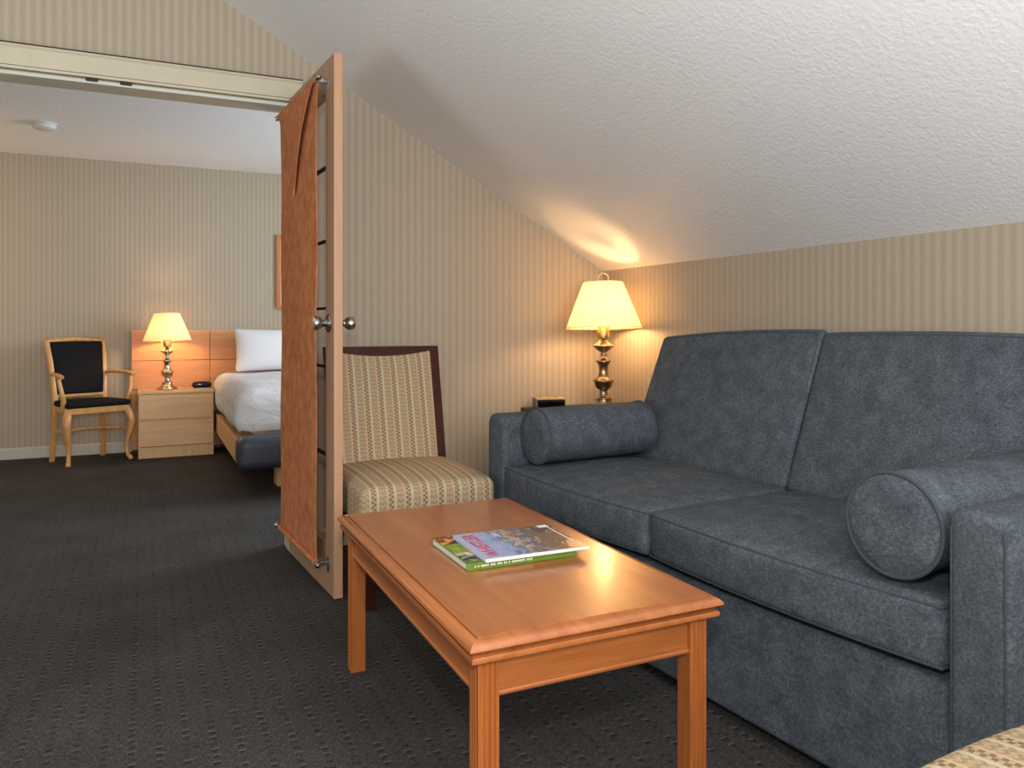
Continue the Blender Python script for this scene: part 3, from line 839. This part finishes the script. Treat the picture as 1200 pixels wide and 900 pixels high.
dv = obj('duvet', bm, M['duvet'], None, True, (1.26, 5.915, .480))
so = dv.modifiers.new('thick', 'SOLIDIFY'); so.thickness = .012; so.offset = -1
tag(dv, 'plump white duvet spread over the bed', 'duvet')
def pillow(label, loc, rx):
    bm = bm_new()
    def wp(q):
        x, y, z = q; u, v = x/.36, z/.18
        e = (max(0, 1-abs(u)**3.2)*max(0, 1-abs(v)**3.0))**.5
        pinch = 1-.05*(1-abs(v)**2)*abs(u)**3
        return (x*(1-.045*(1-v*v)), y*(.12+.88*e)*1.0, z*(1-.06*(1-u*u)))
    rbox(bm, (0, 0, .18), (.72, .17, .36), .03, 3, (20, 4, 14), wp)
    o = obj('pillow', bm, M['linen'], None, True, loc); o.rotation_euler.x = rx
    return tag(o, label, 'pillow')
pillow('white pillow standing against the headboard at the top of the bed', (1.015, 6.66, .641), math.radians(-16))

pc = thing('picture_frame', 'orange wood picture frame on the bedroom wall, half hidden by the door', 'picture', (1.30, YF-.001, 1.48))
bm = bm_new()
for (a, b, c_, d_) in ((-.28, -.243, -.32, .32), (.243, .28, -.32, .32), (-.243, .243, .283, .32), (-.243, .243, -.32, -.283)): bx(bm, a, b, -.026, -.001, c_, d_, .004)
obj('frame', bm, M['frame'], pc, False)
bm = bm_new(); bx(bm, -.243, .243, -.010, -.003, -.283, .283, 0); obj('mat_board', bm, M['mat_paper'], pc, False)

sd = thing('smoke_detector', 'round white smoke detector on the bedroom ceiling', 'smoke detector', (-.595, 5.85, 2.33))
bm = bm_new(); lathe(bm, [(.074, -.0005), (.074, -.008), (.066, -.010)], n=32); obj('base_plate', bm, M['whiteplastic'], sd)
bm = bm_new(); lathe(bm, [(.066, -.010), (.066, -.016), (.069, -.020), (.067, -.034), (.052, -.043), (.01, -.045)], n=32); obj('housing', bm, M['whiteplastic'], sd)

# armchair by the bedroom wall
ac = thing('armchair', 'honey wood armchair with black padded seat and back by the bedroom wall', 'chair', (-.315, 6.495, 0), math.radians(27))
# local: front is -y; front legs at y=0, back legs at y=.30
def cab(s):
    p = [(s*.205, .020, .405), (s*.222, -.006, .36), (s*.234, -.022, .30), (s*.226, -.016, .23), (s*.212, .002, .15), (s*.206, .008, .09), (s*.212, -.004, .04), (s*.224, -.026, .015), (s*.227, -.032, .004)]
    r = [.026, .030, .028, .023, .018, .0155, .015, .018, .016]
    # refine
    pts = []; rr = []
    for i in range(len(p)-1):
        for k_ in range(3):
            t_ = k_/3; pts.append(tuple(p[i][q]+(p[i+1][q]-p[i][q])*t_ for q in range(3))); rr.append(r[i]+(r[i+1]-r[i])*t_)
    pts.append(p[-1]); rr.append(r[-1])
    bm = bm_new(); tube(bm, pts, rr, 12); obj('front_leg', bm, M['beech'], ac)
for s in (-1, 1): cab(s)
HW0, HW1 = .175, .206
def stile(s):
    p = [(s*.185, .345, 0.0), (s*.178, .315, .2), (s*HW0, .30, .40), (s*(HW0+.008), .312, .55), (s*(HW0+.020), .345, .75), (s*HW1, .385, .90)]
    bm = bm_new(); tube(bm, p, [.018, .020, .022, .020, .019, .018], 8, flat=(.9, 1.1)); obj('back_post', bm, M['beech'], ac)
for s in (-1, 1): stile(s)
bm = bm_new()
tube(bm, [(-HW1, .385, .897), (-.12, .388, .905), (0, .388, .914), (.12, .388, .905), (HW1, .385, .897)], .019, 10); obj('top_rail', bm, M['beech'], ac)
bm = bm_new(); tube(bm, [(-.19, .306, .488), (.19, .306, .488)], .016, 8); obj('lower_rail', bm, M['beech'], ac)
# black back pad
bm = bm_new(); 
def bpw(q):
    x, y, z = q; v = (z/.205+1)/2
    zz = .50+.395*v; hw_ = .166+.026*v
    yy = .306+.078*v**1.25
    return (x/.2*hw_, yy+y-.008, zz)
rbox(bm, (0, 0, 0), (.40, .036, .41), .017, 4, (8, 2, 8), bpw); obj('back_pad', bm, M['blackcloth'], ac)
# seat rails + seat pad
bm = bm_new()
prism(bm, [(-.225, -.010), (.225, -.010), (.185, .305), (-.185, .305)], 'z', .372, .418, .004); obj('seat_rail', bm, M['beech'], ac, False)
bm = bm_new()
def spw(q):
    x, y, z = q; t_ = (y/.17+1)/2
    w_ = 1.0-.17*t_
    return (x*w_, y+.145, z+.438+(.014*max(0, 1-(x/.23)**2)*max(0, 1-(y/.17)**2) if z > 0 else 0))
rbox(bm, (0, 0, 0), (.46, .345, .042), .018, 4, (8, 8, 2), spw); obj('seat_pad', bm, M['blackcloth'], ac)
for s in (-1, 1):
    bm = bm_new()
    tube(bm, [(s*(HW0+.022), .335, .655), (s*.235, .20, .662), (s*.255, .08, .658), (s*.258, .02, .650), (s*.256, -.005, .644)], [.014, .017, .019, .020, .013], 10, flat=(1.2, .8))
    arm = obj('armrest', bm, M['beech'], ac)
    bm = bm_new(); tube(bm, [(s*.226, .055, .405), (s*.232, .030, .47), (s*.248, .030, .55), (s*.256, .045, .61), (s*.256, .050, .648)], [.019, .018, .016, .015, .015], 10); obj('arm_support', bm, M['beech'], arm)
    bm = bm_new(); tube(bm, [(s*.214, .01, .235), (s*.178, .315, .235)], .011, 8); obj('stretcher', bm, M['beech'], ac)
bm = bm_new(); tube(bm, [(-.205, .10, .235), (-.12, .165, .240), (0, .190, .242), (.12, .165, .240), (.205, .10, .235)], .011, 8); obj('stretcher', bm, M['beech'], ac)

# ------------------------------------------------------------------ lights
def area(name, loc, rot, sx, sy, power, c):
    l = bpy.data.lights.new(name, 'AREA'); l.shape = 'RECTANGLE'; l.size = sx; l.size_y = sy; l.energy = power; l.color = c
    o = bpy.data.objects.new(name, l); COL.objects.link(o); o.location = loc; o.rotation_euler = rot; return o
def point(name, loc, power, c, r):
    l = bpy.data.lights.new(name, 'POINT'); l.energy = power; l.color = c; l.shadow_soft_size = r
    o = bpy.data.objects.new(name, l); COL.objects.link(o); o.location = loc; return o
# photographer's flash just above the camera, daylight from windows behind and in the bedroom, a bedroom lamp left of the frame, plus added fill lights
point('camera_flash', (-.02, -.05, 1.33), 46, (1, .98, .95), .06)
area('window_daylight', (.5, -1.58, 1.5), (math.radians(90), 0, math.radians(6)), 1.8, 1.2, 50, (.95, .97, 1))
area('added_ceiling_uplight', (.35, .05, .45), (math.radians(180+22), 0, 0), .8, .8, 20, (1, .99, .97))  # added uplight below the view, there to brighten the sloping ceiling
area('bedroom_window_daylight', (2.95, 4.9, 1.5), (math.radians(90), 0, math.radians(90)), 1.4, 1.3, 50, (.80, .90, 1))
point('added_room_fill', (-2.3, 1.7, .95), 36, (.98, .99, 1), .6)  # added unseen fill for the door face, cloth, far ceiling and sofa front
point('floor_lamp_glow', (-1.75, 6.35, 1.45), 9, (1, .62, .30), .12)
w = bpy.data.worlds.new('world'); S.world = w; w.use_nodes = True
w.node_tree.nodes['Background'].inputs[0].default_value = (.97, .98, 1, 1)
w.node_tree.nodes['Background'].inputs[1].default_value = .85

# ------------------------------------------------------------------ camera
cam = bpy.data.cameras.new('camera'); co = bpy.data.objects.new('camera', cam); COL.objects.link(co)
co.location = (0, 0, 1.02); co.rotation_euler = (math.radians(90), 0, -math.atan(429/910))
cam.sensor_width = 36; cam.lens = 910/1200*36; cam.shift_y = -69/1200; cam.clip_start = .05
S.camera = co
vs = S.view_settings; vs.view_transform = 'Standard'; vs.look = 'None'; vs.gamma = 1; vs.exposure = .56
vs.use_curve_mapping = False
